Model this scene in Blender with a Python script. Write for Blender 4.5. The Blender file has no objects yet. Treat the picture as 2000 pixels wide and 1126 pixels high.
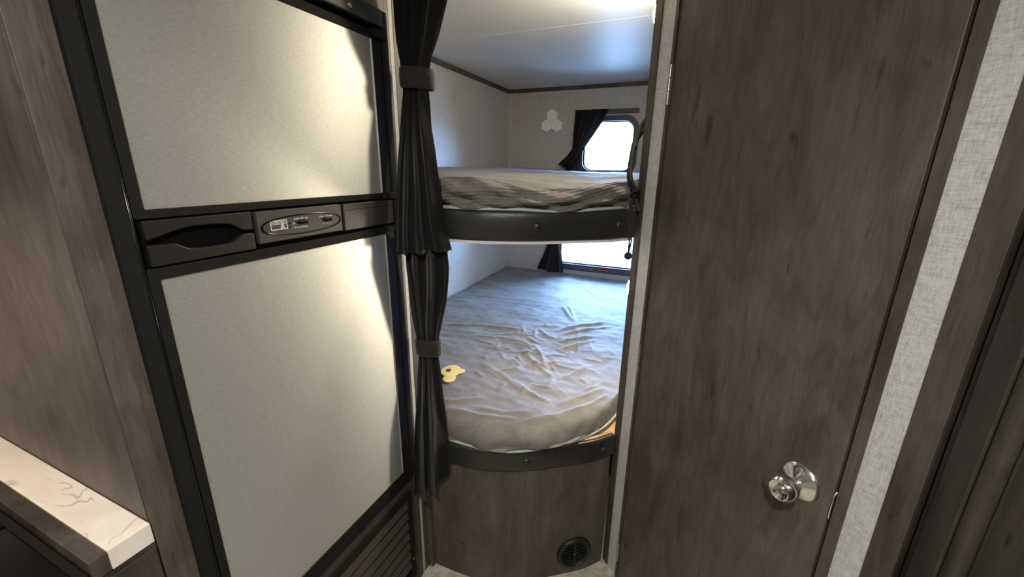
import bpy, bmesh, math, random
import numpy as np
from mathutils import Vector, Matrix
random.seed(7); np.random.seed(7)
S = bpy.context.scene
COL = S.collection

# ---------------------------------------------------------------- camera
CAM_Z = 1.475
def cam_setup():
    f, pit, rol, az = 800.08, math.radians(16.3526), math.radians(0.7526), math.radians(-23.1763)
    fw = Vector((math.sin(az)*math.cos(pit), math.cos(az)*math.cos(pit), -math.sin(pit)))
    ri = Vector((math.cos(az), -math.sin(az), 0)); up = ri.cross(fw)
    r2 = ri*math.cos(rol)+up*math.sin(rol); u2 = -ri*math.sin(rol)+up*math.cos(rol)
    cd = bpy.data.cameras.new('camera'); c = bpy.data.objects.new('camera', cd); COL.objects.link(c)
    cd.sensor_fit = 'HORIZONTAL'; cd.sensor_width = 36; cd.lens = 36*f/2000; cd.clip_start = 0.02
    m = Matrix((r2, u2, -fw)).transposed().to_4x4(); m.translation = Vector((0, 0, CAM_Z))
    c.matrix_world = m; S.camera = c
cam_setup()

# ---------------------------------------------------------------- sky, exposure
W = bpy.data.worlds.new('sky'); S.world = W; W.use_nodes = True
bg = W.node_tree.nodes['Background']
bg.inputs[0].default_value = (0.32, 0.55, 1.0, 1); bg.inputs[1].default_value = 60.0
S.view_settings.view_transform = 'Standard'; S.view_settings.look = 'None'
S.view_settings.gamma = 1.0; S.view_settings.use_curve_mapping = False
S.view_settings.exposure = 0.0
CEILING_LAMP_W = (23.0, 9.0)
BUNK_LAMP = 330.0
HOOD_LAMP_W = 2.2
CEILING_LAMPS = [(0.0, -0.25), (-0.20, -1.40)]

# ---------------------------------------------------------------- materials
def nodes(name):
    m = bpy.data.materials.new(name); m.use_nodes = True
    nt = m.node_tree; b = nt.nodes['Principled BSDF']
    return m, nt, b
def N(nt, t, **k):
    n = nt.nodes.new(t)
    for a, v in k.items():
        if a.startswith('i_'):
            key = a[2:]; key = int(key) if key.isdigit() else key.replace('_', ' ')
            n.inputs[key].default_value = v
        else: setattr(n, a, v)
    return n
def L(nt, a, b): nt.links.new(a, b)
def coords(nt, scale, rot=(0, 0, 0)):
    tc = N(nt, 'ShaderNodeTexCoord'); mp = N(nt, 'ShaderNodeMapping')
    mp.inputs['Scale'].default_value = scale; mp.inputs['Rotation'].default_value = rot
    L(nt, tc.outputs['Object'], mp.inputs[0]); return mp.outputs[0]
def noise(nt, vec, scale=1, detail=4, rough=.55, dist=0):
    n = N(nt, 'ShaderNodeTexNoise'); n.inputs['Scale'].default_value = scale; n.inputs['Detail'].default_value = detail
    n.inputs['Roughness'].default_value = rough; n.inputs['Distortion'].default_value = dist
    L(nt, vec, n.inputs['Vector']); return n.outputs['Fac']
def ramp(nt, fac, stops):
    r = N(nt, 'ShaderNodeValToRGB'); e = r.color_ramp.elements
    while len(e) < len(stops): e.new(.5)
    for i, (p, c) in enumerate(stops):
        e[i].position = p; e[i].color = (*c, 1) if len(c) == 3 else c
    L(nt, fac, r.inputs[0]); return r.outputs[0]
def mix(nt, a, b, fac, mode='MIX'):
    m = N(nt, 'ShaderNodeMix', data_type='RGBA', blend_type=mode)
    for sock, v in ((m.inputs[0], fac), (m.inputs[6], a), (m.inputs[7], b)):
        if hasattr(v, 'links'): L(nt, v, sock)
        else: sock.default_value = v if not isinstance(v, tuple) else (*v, 1)
    return m.outputs[2]
def bump(nt, b, h, s=.2, d=.01):
    n = N(nt, 'ShaderNodeBump'); n.inputs['Strength'].default_value = s; n.inputs['Distance'].default_value = d
    L(nt, h, n.inputs['Height']); L(nt, n.outputs[0], b.inputs['Normal'])
def plain(name, c, rough=.5, metal=0, spec=.5, bumps=None, coat=0):
    m, nt, b = nodes(name)
    b.inputs['Base Color'].default_value = (*c, 1); b.inputs['Roughness'].default_value = rough
    b.inputs['Metallic'].default_value = metal; b.inputs['Specular IOR Level'].default_value = spec
    b.inputs['Coat Weight'].default_value = coat
    v = coords(nt, (1, 1, 1)); f = noise(nt, v, bumps[0] if bumps else 60, 3)
    col = mix(nt, tuple(x*.88 for x in c), tuple(min(1, x*1.1) for x in c), f); L(nt, col, b.inputs['Base Color'])
    if bumps: bump(nt, b, f, bumps[1], .002)
    return m

def mat_wood(name, dark, mid, light, rough=.5):
    m, nt, b = nodes(name)
    a = noise(nt, coords(nt, (5.5, 5.5, 1.5)), 1.2, 6, .6, 1.1)
    g = noise(nt, coords(nt, (46, 46, 3.4)), 1.2, 6, .7, 1.3)
    fi = noise(nt, coords(nt, (330, 330, 22)), 1, 3, .6)
    bl = noise(nt, coords(nt, (5, 5, 4.0)), 1.3, 4, .6, .4)
    kn = noise(nt, coords(nt, (34, 34, 9)), 1, 2, .5, .6)
    wp = noise(nt, coords(nt, (2.6, 2.6, .55)), 1, 3, .5)
    md = N(nt, 'ShaderNodeMath', operation='MULTIPLY'); L(nt, wp, md.inputs[0]); md.inputs[1].default_value = 26.0
    mf = N(nt, 'ShaderNodeMath', operation='FRACT'); L(nt, md.outputs[0], mf.inputs[0])
    c = ramp(nt, a, [(.30, dark), (.5, mid), (.72, light)])
    gg = ramp(nt, g, [(.28, (.70, .69, .68)), (.48, (.97, .97, .97)), (.75, (1.14, 1.14, 1.13))])
    c = mix(nt, c, gg, .85, 'MULTIPLY')
    wc = ramp(nt, mf.outputs[0], [(.0, (.78, .77, .76)), (.16, (.97, .97, .97)), (.8, (1.05, 1.05, 1.05)), (1, (.80, .79, .78))])
    c = mix(nt, c, wc, .6, 'MULTIPLY')
    ff = ramp(nt, fi, [(.3, (.78, .78, .78)), (.7, (1.16, 1.16, 1.16))])
    c = mix(nt, c, ff, .8, 'MULTIPLY')
    bb = ramp(nt, bl, [(.30, (.66, .65, .65)), (.5, (.98, .97, .96)), (.7, (1.22, 1.22, 1.21))])
    c = mix(nt, c, bb, .8, 'MULTIPLY')
    kk = ramp(nt, kn, [(.24, (.34, .31, .29)), (.32, (1, 1, 1))])
    c = mix(nt, c, kk, .8, 'MULTIPLY')
    L(nt, c, b.inputs['Base Color']); b.inputs['Roughness'].default_value = rough
    b.inputs['Specular IOR Level'].default_value = .4
    bump(nt, b, g, .05, .003)
    return m
def mat_wallpaper(name, c, rough=.6):
    m, nt, b = nodes(name)
    h = noise(nt, coords(nt, (60, 60, 420)), 1, 3, .65)
    v = noise(nt, coords(nt, (420, 420, 60)), 1, 3, .65)
    s = noise(nt, coords(nt, (9, 9, 160)), 1, 2, .5)
    w = N(nt, 'ShaderNodeMath', operation='ADD'); L(nt, h, w.inputs[0]); L(nt, v, w.inputs[1])
    w2 = N(nt, 'ShaderNodeMath', operation='MULTIPLY'); L(nt, w.outputs[0], w2.inputs[0]); w2.inputs[1].default_value = .5
    col = ramp(nt, w2.outputs[0], [(.36, tuple(x*.70 for x in c)), (.5, c), (.66, tuple(min(1, x*1.22) for x in c))])
    sl = ramp(nt, s, [(.30, (.78, .78, .78)), (.38, (1, 1, 1))])
    col = mix(nt, col, sl, .6, 'MULTIPLY')
    L(nt, col, b.inputs['Base Color']); b.inputs['Roughness'].default_value = rough; b.inputs['Specular IOR Level'].default_value = .4
    bump(nt, b, w2.outputs[0], .15, .002)
    return m
def mat_steel():
    m, nt, b = nodes('brushed_steel')
    g = noise(nt, coords(nt, (90, 90, 900)), 1, 3, .7)
    d = noise(nt, coords(nt, (240, 240, 240)), 1, 2, .5)
    c = ramp(nt, g, [(.3, (.47, .475, .47)), (.7, (.65, .655, .65))])
    dd = ramp(nt, d, [(.2, (.93, .93, .93)), (.8, (1.05, 1.05, 1.05))])
    c = mix(nt, c, dd, .8, 'MULTIPLY'); L(nt, c, b.inputs['Base Color'])
    b.inputs['Metallic'].default_value = .72; b.inputs['Roughness'].default_value = .52
    b.inputs['Anisotropic'].default_value = .75
    tg = N(nt, 'ShaderNodeCombineXYZ'); tg.inputs[2].default_value = 1; L(nt, tg.outputs[0], b.inputs['Tangent'])
    bump(nt, b, g, .012, .001)
    return m
def mat_fabric(name, c, rough=.85, sheen=.2, weave=900, bs=.15):
    m, nt, b = nodes(name)
    f = noise(nt, coords(nt, (1, 1, 1)), weave, 2, .6); g = noise(nt, coords(nt, (1, 1, 1)), 14, 3, .6)
    c1 = ramp(nt, f, [(.3, tuple(x*.75 for x in c)), (.7, tuple(x*1.2 for x in c))])
    gg = ramp(nt, g, [(.3, (.86, .86, .86)), (.7, (1.1, 1.1, 1.1))])
    c1 = mix(nt, c1, gg, .8, 'MULTIPLY'); L(nt, c1, b.inputs['Base Color'])
    b.inputs['Roughness'].default_value = rough; b.inputs['Sheen Weight'].default_value = sheen; b.inputs['Specular IOR Level'].default_value = .25
    b.inputs['Sheen Roughness'].default_value = .45
    bump(nt, b, f, bs, .002); return m
def mat_fleece():
    m, nt, b = nodes('grey_fleece')
    f = noise(nt, coords(nt, (1, 1, 1)), 130, 5, .7, .6); g = noise(nt, coords(nt, (1, 1, 1)), 11, 4, .6, .6)
    c1 = ramp(nt, g, [(.3, (.135, .124, .115)), (.7, (.205, .190, .178))])
    ff = ramp(nt, f, [(.3, (.80, .80, .80)), (.7, (1.15, 1.15, 1.15))])
    c1 = mix(nt, c1, ff, .8, 'MULTIPLY'); L(nt, c1, b.inputs['Base Color'])
    b.inputs['Roughness'].default_value = .62; b.inputs['Sheen Weight'].default_value = .15; b.inputs['Sheen Roughness'].default_value = .4
    b.inputs['Specular IOR Level'].default_value = .4
    bump(nt, b, f, .35, .006); return m
def mat_marble():
    m, nt, b = nodes('white_marble')
    n1 = noise(nt, coords(nt, (4, 9, 5), (0, 0, .9)), 1, 3, .5, .9)
    n2 = noise(nt, coords(nt, (9, 14, 9), (0, 0, .6)), 1, 3, .5)
    base = (.80, .73, .66)
    c = ramp(nt, n1, [(.40, base), (.488, (.76, .71, .65)), (.50, (.42, .37, .33)), (.508, (.77, .72, .66)), (.62, (.84, .80, .75))])
    d = ramp(nt, n2, [(.47, (0, 0, 0)), (.55, (1, 1, 1))])
    c = mix(nt, base, c, d); e = ramp(nt, n2, [(.3, (.86, .85, .84)), (.65, (1.05, 1.05, 1.05))])
    c = mix(nt, c, e, .8, 'MULTIPLY'); L(nt, c, b.inputs['Base Color']); b.inputs['Roughness'].default_value = .28; return m
def mat_emit(name, c, s):
    m, nt, b = nodes(name); b.inputs['Base Color'].default_value = (.9, .9, .9, 1)
    b.inputs['Emission Color'].default_value = (*c, 1); b.inputs['Emission Strength'].default_value = s; return m
def mat_glass():
    m, nt, b = nodes('window_glass'); out = nt.nodes['Material Output']
    t = N(nt, 'ShaderNodeBsdfTransparent'); t.inputs[0].default_value = (.93, .96, .97, 1)
    g = N(nt, 'ShaderNodeBsdfGlossy'); g.inputs['Roughness'].default_value = .02
    fr = N(nt, 'ShaderNodeFresnel'); fr.inputs[0].default_value = 1.45
    mx = N(nt, 'ShaderNodeMixShader'); L(nt, fr.outputs[0], mx.inputs[0]); L(nt, t.outputs[0], mx.inputs[1]); L(nt, g.outputs[0], mx.inputs[2])
    L(nt, mx.outputs[0], out.inputs[0]); return m
def mat_vinyl_floor():
    m, nt, b = nodes('beige_vinyl')
    a = noise(nt, coords(nt, (1, 1, 1)), 38, 5, .7); c = ramp(nt, a, [(.35, (.40, .37, .27)), (.65, (.68, .65, .54))])
    L(nt, c, b.inputs['Base Color']); b.inputs['Roughness'].default_value = .45; return m
def mat_ceiling():
    m, nt, b = nodes('ceiling_panel')
    h = noise(nt, coords(nt, (40, 320, 1)), 1, 3, .6); a = noise(nt, coords(nt, (1, 1, 1)), 120, 2, .5)
    c = ramp(nt, h, [(.3, (.78, .79, .78)), (.7, (.86, .87, .86))]); L(nt, c, b.inputs['Base Color'])
    b.inputs['Roughness'].default_value = .42; b.inputs['Specular IOR Level'].default_value = .55
    bump(nt, b, h, .12, .002); return m

M = {}
M['wood'] = mat_wood('grey_walnut_laminate', (.068, .055, .046), (.096, .081, .070), (.132, .113, .099))
M['woodd'] = mat_wood('dark_walnut_laminate', (.026, .022, .019), (.048, .041, .036), (.078, .067, .059), .5)
M['trim'] = mat_wood('trim_wood', (.048, .040, .034), (.075, .064, .055), (.10, .088, .077), .5)
M['pine'] = mat_wood('pine_board', (.42, .24, .10), (.56, .34, .16), (.66, .44, .23), .6)
M['paper'] = mat_wallpaper('linen_wallpaper', (.50, .50, .48))
M['paperb'] = mat_wallpaper('bunk_linen_wallpaper', (.50, .475, .445), .36)
M['steel'] = mat_steel()
M['black'] = plain('black_plastic', (.008, .0077, .0074), .75, spec=.2, bumps=(420, .12))
M['blackg'] = plain('black_gloss', (.006, .006, .006), .16, spec=.2)
M['handle'] = plain('handle_plastic', (.014, .0135, .013), .36, spec=.45, bumps=(420, .1))
M['slat'] = plain('brown_plastic', (.055, .048, .041), .5, bumps=(400, .15))
M['ctrl'] = plain('charcoal_plastic', (.030, .0285, .026), .5, bumps=(500, .1))
M['dark'] = plain('recess_shade', (.004, .004, .004), .9, spec=.03)  # shade painted as near-black colour on recess backs, gaps and grooves
M['curtain'] = mat_fabric('charcoal_curtain', (.020, .0185, .019), .8, .25, 1100)
M['tie'] = mat_fabric('charcoal_tieback', (.020, .0185, .019), .75, .25, 1100)
M['fleece'] = mat_fleece()
M['core'] = mat_fabric('mattress_fabric', (.45, .46, .44), .8, .1, 600)
M['pipe'] = plain('pale_green_piping', (.42, .50, .46), .55, bumps=(700, .1))
M['vinyl'] = plain('charcoal_vinyl', (.022, .021, .0205), .36, bumps=(260, .25))
M['marble'] = mat_marble()
M['chrome'] = plain('polished_nickel', (.80, .78, .74), .14, 1)
M['hinge'] = plain('satin_nickel', (.50, .47, .42), .35, 1)
M['white'] = plain('white_plastic', (.72, .72, .73), .4)
M['hex'] = plain('white_hexagon', (.93, .93, .95), .3)
M['ceil'] = mat_ceiling()
M['floor'] = mat_vinyl_floor()
M['glass'] = mat_glass()
M['yellow'] = mat_fabric('yellow_plush', (.78, .58, .20), .8, .2, 500)
M['brown'] = plain('brown_thread', (.12, .05, .02), .7)
M['ink'] = plain('white_print', (.72, .72, .70), .5)
M['red'] = plain('red_print', (.55, .03, .03), .5)
M['grey'] = plain('grey_print', (.30, .31, .34), .5)
M['winf'] = plain('window_frame', (.05, .055, .075), .4)
M['bunkw'] = mat_emit('lamp_lens_neutral', (1.0, .88, .62), BUNK_LAMP)
M['ceilw'] = mat_emit('lamp_lens_warm', (1.0, .90, .74), 6.0)
M['ground'] = plain('pale_gravel', (.62, .60, .56), .9)
M['leaf'] = plain('pale_leaves', (.30, .42, .22), .9)
M['bark'] = plain('bark', (.2, .15, .1), .9)

# ---------------------------------------------------------------- object helpers
def tag(o, label, cat=None, group=None, kind=None):
    o['label'] = label
    if cat: o['category'] = cat
    if group: o['group'] = group
    if kind: o['kind'] = kind
    return o
def empty(name, loc=(0, 0, 0)):
    o = bpy.data.objects.new(name, None); COL.objects.link(o); o.location = loc; o.empty_display_size = .05; return o
def wloc(o):
    v = Vector((0, 0, 0))
    while o: v += o.location; o = o.parent
    return v
def obj(name, bm, mat, parent=None, smooth=False, bev=0, auto=None):
    if isinstance(bm, bmesh.types.BMesh):
        me = bpy.data.meshes.new(name); bmesh.ops.recalc_face_normals(bm, faces=bm.faces[:]); bm.to_mesh(me); bm.free()
    else: me = bm
    co = np.empty(len(me.vertices)*3); me.vertices.foreach_get('co', co); co = co.reshape(-1, 3)
    mn, mx = co.min(0), co.max(0); org = Vector(((mn[0]+mx[0])/2, (mn[1]+mx[1])/2, mn[2]))
    me.transform(Matrix.Translation(-org))
    me.materials.append(M[mat] if isinstance(mat, str) else mat)
    o = bpy.data.objects.new(name, me); COL.objects.link(o)
    if parent: o.parent = parent; o.location = org-wloc(parent)
    else: o.location = org
    if smooth:
        me.polygons.foreach_set('use_smooth', [True]*len(me.polygons))
        if auto is not None and hasattr(me, 'set_sharp_from_angle'): me.set_sharp_from_angle(angle=math.radians(auto))
    if bev:
        md = o.modifiers.new('bevel', 'BEVEL'); md.width = bev; md.segments = 2; md.limit_method = 'ANGLE'; md.angle_limit = math.radians(40)
    return o
def B(): return bmesh.new()
def box(bm, x0, x1, y0, y1, z0, z1):
    vs = [bm.verts.new(p) for p in ((x0,y0,z0),(x1,y0,z0),(x1,y1,z0),(x0,y1,z0),(x0,y0,z1),(x1,y0,z1),(x1,y1,z1),(x0,y1,z1))]
    for f in ((0,3,2,1),(4,5,6,7),(0,1,5,4),(1,2,6,5),(2,3,7,6),(3,0,4,7)): bm.faces.new([vs[i] for i in f])
    return bm
def obox(bm, o, a, b, c, ra, rb, rc):
    """box in a local frame: o + a*s + b*t + c*w over the three ranges"""
    o, a, b, c = map(Vector, (o, a, b, c)); vs = []
    for w in rc:
        for (s, t) in ((ra[0], rb[0]), (ra[1], rb[0]), (ra[1], rb[1]), (ra[0], rb[1])): vs.append(bm.verts.new(o+a*s+b*t+c*w))
    for f in ((0,3,2,1),(4,5,6,7),(0,1,5,4),(1,2,6,5),(2,3,7,6),(3,0,4,7)): bm.faces.new([vs[i] for i in f])
    return bm
def frame_of(d):
    d = Vector(d).normalized(); t = Vector((0, 0, 1)) if abs(d.z) < .9 else Vector((1, 0, 0))
    a = d.cross(t).normalized(); return d, a, d.cross(a).normalized()
def lathe(bm, o, d, prof, n=32, cap=True):
    """prof: list of (distance along d, radius)"""
    o = Vector(o); d, a, b = frame_of(d); rings = []
    for (s, r) in prof:
        rings.append([bm.verts.new(o+d*s+(a*math.cos(2*math.pi*k/n)+b*math.sin(2*math.pi*k/n))*max(r, 1e-5)) for k in range(n)])
    for i in range(len(rings)-1):
        for k in range(n): bm.faces.new((rings[i][k], rings[i][(k+1) % n], rings[i+1][(k+1) % n], rings[i+1][k]))
    if cap: bm.faces.new(rings[0][::-1]); bm.faces.new(rings[-1])
    return bm
def tube(bm, pts, r, n=8, sx=1, sz=1, cap=True):
    pts = [Vector(p) for p in pts]; rings = []; prev = None
    for i, p in enumerate(pts):
        d = (pts[min(i+1, len(pts)-1)]-pts[max(i-1, 0)]).normalized()
        if prev is None: _, a, b = frame_of(d)
        else:
            a = (prev-d*prev.dot(d)).normalized(); b = d.cross(a).normalized()
        prev = a; rr = r[i] if isinstance(r, (list, tuple)) else r
        rings.append([bm.verts.new(p+a*math.cos(2*math.pi*k/n)*rr*sx+b*math.sin(2*math.pi*k/n)*rr*sz) for k in range(n)])
    for i in range(len(rings)-1):
        for k in range(n): bm.faces.new((rings[i][k], rings[i][(k+1) % n], rings[i+1][(k+1) % n], rings[i+1][k]))
    if cap: bm.faces.new(rings[0][::-1]); bm.faces.new(rings[-1])
    return bm
def catmull(P, n=12):
    P = [Vector(p) for p in P]; out = []; Q = [2*P[0]-P[1]]+P+[2*P[-1]-P[-2]]
    for i in range(1, len(Q)-2):
        a, b, c, d = Q[i-1:i+3]
        for k in range(n):
            t = k/n; out.append(.5*((2*b)+(c-a)*t+(2*a-5*b+4*c-d)*t*t+(3*b-a-3*c+d)*t**3))
    out.append(P[-1]); return out
def poly_prism(bm, pts, ext):
    """pts: 3-D polygon, ext: extrusion vector"""
    ext = Vector(ext); a = [bm.verts.new(Vector(p)) for p in pts]; b = [bm.verts.new(Vector(p)+ext) for p in pts]; n = len(pts)
    bm.faces.new(a[::-1]); bm.faces.new(b)
    for i in range(n): bm.faces.new((a[i], a[(i+1) % n], b[(i+1) % n], b[i]))
    return bm
def ring_prism(bm, outer, inner, ext):
    ext = Vector(ext); n = len(outer)
    o0 = [bm.verts.new(Vector(p)) for p in outer]; i0 = [bm.verts.new(Vector(p)) for p in inner]
    o1 = [bm.verts.new(Vector(p)+ext) for p in outer]; i1 = [bm.verts.new(Vector(p)+ext) for p in inner]
    for k in range(n):
        j = (k+1) % n
        bm.faces.new((o0[k], o0[j], i0[j], i0[k])); bm.faces.new((o1[k], i1[k], i1[j], o1[j]))
        bm.faces.new((o0[k], o1[k], o1[j], o0[j])); bm.faces.new((i0[k], i0[j], i1[j], i1[k]))
    return bm
def rrect(x0, x1, z0, z1, r, n=8):
    out = []
    for cx, cz, a0 in ((x1-r, z1-r, 0), (x0+r, z1-r, 90), (x0+r, z0+r, 180), (x1-r, z0+r, 270)):
        for k in range(n+1):
            a = math.radians(a0+90*k/n); out.append((cx+r*math.cos(a), cz+r*math.sin(a)))
    return out
def text_mesh(s, size, o, ax, ay, depth=.0003, align='CENTER', bold=0):
    cu = bpy.data.curves.new('txt', 'FONT'); cu.body = s; cu.size = size; cu.align_x = align; cu.align_y = 'CENTER'; cu.extrude = depth
    cu.resolution_u = 2; cu.offset = bold
    t = bpy.data.objects.new('txt', cu); COL.objects.link(t); bpy.context.view_layer.update()
    me = bpy.data.meshes.new_from_object(t.evaluated_get(bpy.context.evaluated_depsgraph_get()))
    bpy.data.objects.remove(t); ax = Vector(ax); ay = Vector(ay); az = ax.cross(ay)
    m = Matrix((ax, ay, az)).transposed().to_4x4(); m.translation = Vector(o); me.transform(m); return me
def struct(name, bm, mat, label, cat, parent=None, **k):
    o = obj(name, bm, mat, parent, **k)
    if not parent: tag(o, label, cat, kind='structure')
    return o

# ---------------------------------------------------------------- layout
XF = -0.76          # face of the refrigerator cabinet
XW = -1.40          # outer wall on the kitchen side
YR = 3.156          # rear wall
ZC = 2.05           # ceiling
FRONT = catmull([(-.755, 1.0, 0), (-.62, 1.003, 0), (-.517, 1.02, 0), (-.391, 1.077, 0), (-.264, 1.166, 0), (-.20, 1.216, 0), (-.146, 1.278, 0)], 10)
def offset(path, d):
    out = []
    for i, p in enumerate(path):
        t = (path[min(i+1, len(path)-1)]-path[max(i-1, 0)]).normalized(); n = Vector((t.y, -t.x, 0)); out.append(p+n*d)
    return out          # +d is outward, toward the aisle

# ---------------------------------------------------------------- room shell
struct('floor', box(B(), XW, 1.05, -2.7, YR, -.04, 0), 'floor', 'beige mottled vinyl floor of the aisle', 'floor')
struct('ceiling', box(B(), XW, 1.05, -2.7, YR, ZC, ZC+.04), 'ceil', 'pale satin ceiling panels above the bunks', 'ceiling')
struct('trim_1', box(B(), XW+.001, -.136, 1.882, 1.888, ZC-.0007, ZC), 'ceil', 'thin seam strip between the ceiling panels', 'seam strip')
struct('wall_left', box(B(), XW-.05, XW, -2.7, YR, 0, ZC), 'paperb', 'grey linen wallpapered side wall of the bunk room', 'wall')
struct('wall_right', box(B(), 1.05, 1.10, -2.7, YR, 0, ZC), 'paper', 'linen wallpapered outer wall beyond the wardrobe', 'wall')
struct('wall_back', box(B(), XW, 1.05, -2.75, -2.7, 0, ZC), 'paper', 'linen wallpapered wall at the far end of the aisle', 'wall')
WU = (-.79, -.437, 1.466, 1.806)     # upper window opening
WL = (-.935, -.20, .742, 1.215)      # lower window opening
def rear_wall():
    bm = B(); t = YR+.05
    xs = [XW, WL[0], WL[1], 1.05]; 
    box(bm, XW, 1.05, YR, t, 0, WL[2]); box(bm, XW, WL[0], YR, t, WL[2], WL[3]); box(bm, WL[1], 1.05, YR, t, WL[2], WL[3])
    box(bm, XW, 1.05, YR, t, WL[3], WU[2]); box(bm, XW, WU[0], YR, t, WU[2], WU[3]); box(bm, WU[1], 1.05, YR, t, WU[2], WU[3])
    box(bm, XW, 1.05, YR, t, WU[3], ZC)
    return bm
struct('wall_rear', rear_wall(), 'paperb', 'grey linen wallpapered end wall behind the bunks', 'wall')
struct('trim_2', box(B(), XW, XW+.012, 1.0, YR, ZC-.026, ZC), 'trim', 'dark moulding under the ceiling along the side wall', 'moulding')
struct('trim_3', box(B(), XW+.012, -.13, YR-.012, YR, ZC-.026, ZC), 'trim', 'dark moulding under the ceiling along the end wall', 'moulding')
struct('trim_4', box(B(), XW, XW+.008, YR-.008, YR, 0, ZC-.026), 'paper', 'pale cover strip in the corner of the bunk room', 'cover strip')
# bunk end wall of the bathroom partition
struct('wall_partition', box(B(), -.135, -.105, 1.30, YR, 0, ZC), 'paperb', 'wallpapered partition between bunks and bathroom', 'wall')

# diagonal door wall: hinge point H, along D, normal NO toward the aisle
H = Vector((-.09, 1.244, 0)); D = Vector((.70711, -.70711, 0)); NO = Vector((-.70711, -.70711, 0)); Z = Vector((0, 0, 1))
DW = .579
def diag(bm, s0, s1, z0, z1, n0, n1): return obox(bm, H, D, Z, NO, (s0, s1), (z0, z1), (n0, n1))
bm = B(); diag(bm, -.084, -.006, 0, ZC, -.035, 0); diag(bm, DW+.012, .686, 0, ZC, -.035, 0); diag(bm, -.006, DW+.012, 1.96, ZC, -.035, 0)
struct('wall_diagonal', bm, 'paper', 'pale linen wallpapered diagonal wall around the bathroom door', 'wall')
struct('trim_5', diag(B(), -.0855, -.056, 0, ZC, -.037, .004), 'trim', 'brown end trim beside the bunk opening', 'trim', bev=.0015)
struct('trim_6', diag(diag(B(), DW+.070, DW+.109, 0, ZC, 0, .006), .6862, .6880, 0, ZC, -.036, -.0001), 'trim', 'brown vertical trim between linen wallpaper and wardrobe', 'trim', bev=.0015)

def door():
    d = empty('door_1', H+D*(DW/2)+NO*-.01); tag(d, 'grey walnut bathroom door with nickel knob in diagonal wall', 'door', kind='structure')
    obj('door_panel', diag(B(), .006, DW-.004, .012, 1.945, -.030, -.002), 'wood', d, bev=.0015)
    bm = B(); diag(bm, -.006, .0035, 0, 1.96, -.035, .003); diag(bm, DW+.005, DW+.024, 0, 1.96, -.035, .004); diag(bm, -.006, DW+.024, 1.948, 1.965, -.035, .003)
    obj('door_frame', bm, 'trim', d)
    bm = B(); diag(bm, DW-.02, DW+.005, 0, 1.948, -.045, -.031); obj('gap_backing', bm, 'dark', d)  # dark strip added behind the latch gap to stop light leaking through
    for z0, z1 in ((1.640, 1.737), (.856, .953), (.085, .170)):
        h = obj('hinge', diag(B(), -.0005, .0055, z0, z1, -.002, .001), 'hinge', d)
        for k in range(3):
            a = z0+(z1-z0)*k/3+.001; b = z0+(z1-z0)*(k+1)/3-.001
            obj('hinge_knuckle', lathe(B(), H+D*.001+NO*.005+Z*a, Z, [(0, .0042), (b-a, .0042)], 12), 'hinge', h, smooth=True, auto=40)
    kc = Vector((.2745, .8795, .863))+NO*-.002
    kn = obj('knob_rose', lathe(B(), kc, NO, [(0, .039), (.003, .0395), (.006, .037), (.010, .031), (.016, .019), (.020, .0145)], 40), 'chrome', d, smooth=True, auto=35)
    obj('knob', lathe(B(), kc, NO, [(.016, .0125), (.030, .0125), (.033, .018), (.037, .0245), (.044, .0275), (.052, .0280), (.060, .0255), (.066, .021), (.0665, .0195), (.062, .011), (.0615, .0085)], 40), 'chrome', kn, smooth=True, auto=30)
    obj('lock_cylinder', lathe(B(), kc, NO, [(.060, .0080), (.0655, .0078), (.066, .0070), (.0645, .0045), (.0642, .001)], 24), 'hinge', kn, smooth=True, auto=30)
    p = [H+D*(DW+.001)+NO*(.000+o)+Z*z for z, o in ((.826, -.002), (.835, .003), (.850, .005), (.872, .005), (.884, .003), (.892, -.003))]
    obj('strike_plate', tube(B(), catmull(p, 5), .0022, 8), 'chrome', d, smooth=True)
door()

# wardrobe right of the diagonal wall
def wardrobe():
    c = H+D*(DW+.118)
    w = empty('wardrobe', (.72, .30, 0)); tag(w, 'dark walnut wardrobe with raised bead moulding beside diagonal wall', 'wardrobe')
    x = .400
    obj('carcass', box(B(), x+.022, 1.049, -.55, .757, 0, ZC), 'woodd', w)
    obj('end_stile', box(B(), x+.004, x+.022, .741, .757, 0, ZC), 'woodd', w, bev=.001)
    obj('stile', box(B(), x, x+.022, .683, .7385, 0, ZC), 'woodd', w, bev=.0015)
    obj('bead', tube(B(), [(x+.012, .6675, 0), (x+.012, .6675, ZC)], .0135, 18), 'woodd', w, smooth=True, auto=50)
    obj('inner_bead', tube(B(), [(x+.020, .649, 0), (x+.020, .649, ZC)], .006, 12), 'woodd', w, smooth=True, auto=50)
    obj('door_panel', box(B(), x+.014, x+.022, -.5, .644, .02, ZC-.02), 'woodd', w)
wardrobe()

# ---------------------------------------------------------------- windows
def window(n, rect, label, r, fw):
    w = empty(n, ((rect[0]+rect[1])/2, YR, rect[2])); tag(w, label, 'window', kind='structure')
    x0, x1, z0, z1 = rect
    out = rrect(x0-fw, x1+fw, z0-fw, z1+fw, r+fw); inn = rrect(x0, x1, z0, z1, r)
    obj('window_frame', ring_prism(B(), [(x, YR-.012, z) for x, z in out], [(x, YR-.012, z) for x, z in inn], (0, .075, 0)), 'winf', w, bev=.003)
    mid = rrect(x0+.006, x1-.006, z0+.006, z1-.006, r-.003); inn2 = rrect(x0-.004, x1+.004, z0-.004, z1+.004, r)
    obj('gasket', ring_prism(B(), [(x, YR+.020, z) for x, z in inn2], [(x, YR+.020, z) for x, z in mid], (0, .012, 0)), 'black', w)
    obj('pane', poly_prism(B(), [(x, YR+.024, z) for x, z in inn2], (0, .004, 0)), 'glass', w)
    return w
window('window_1', WU, 'small rounded window above the upper bunk', .06, .036)
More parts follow.
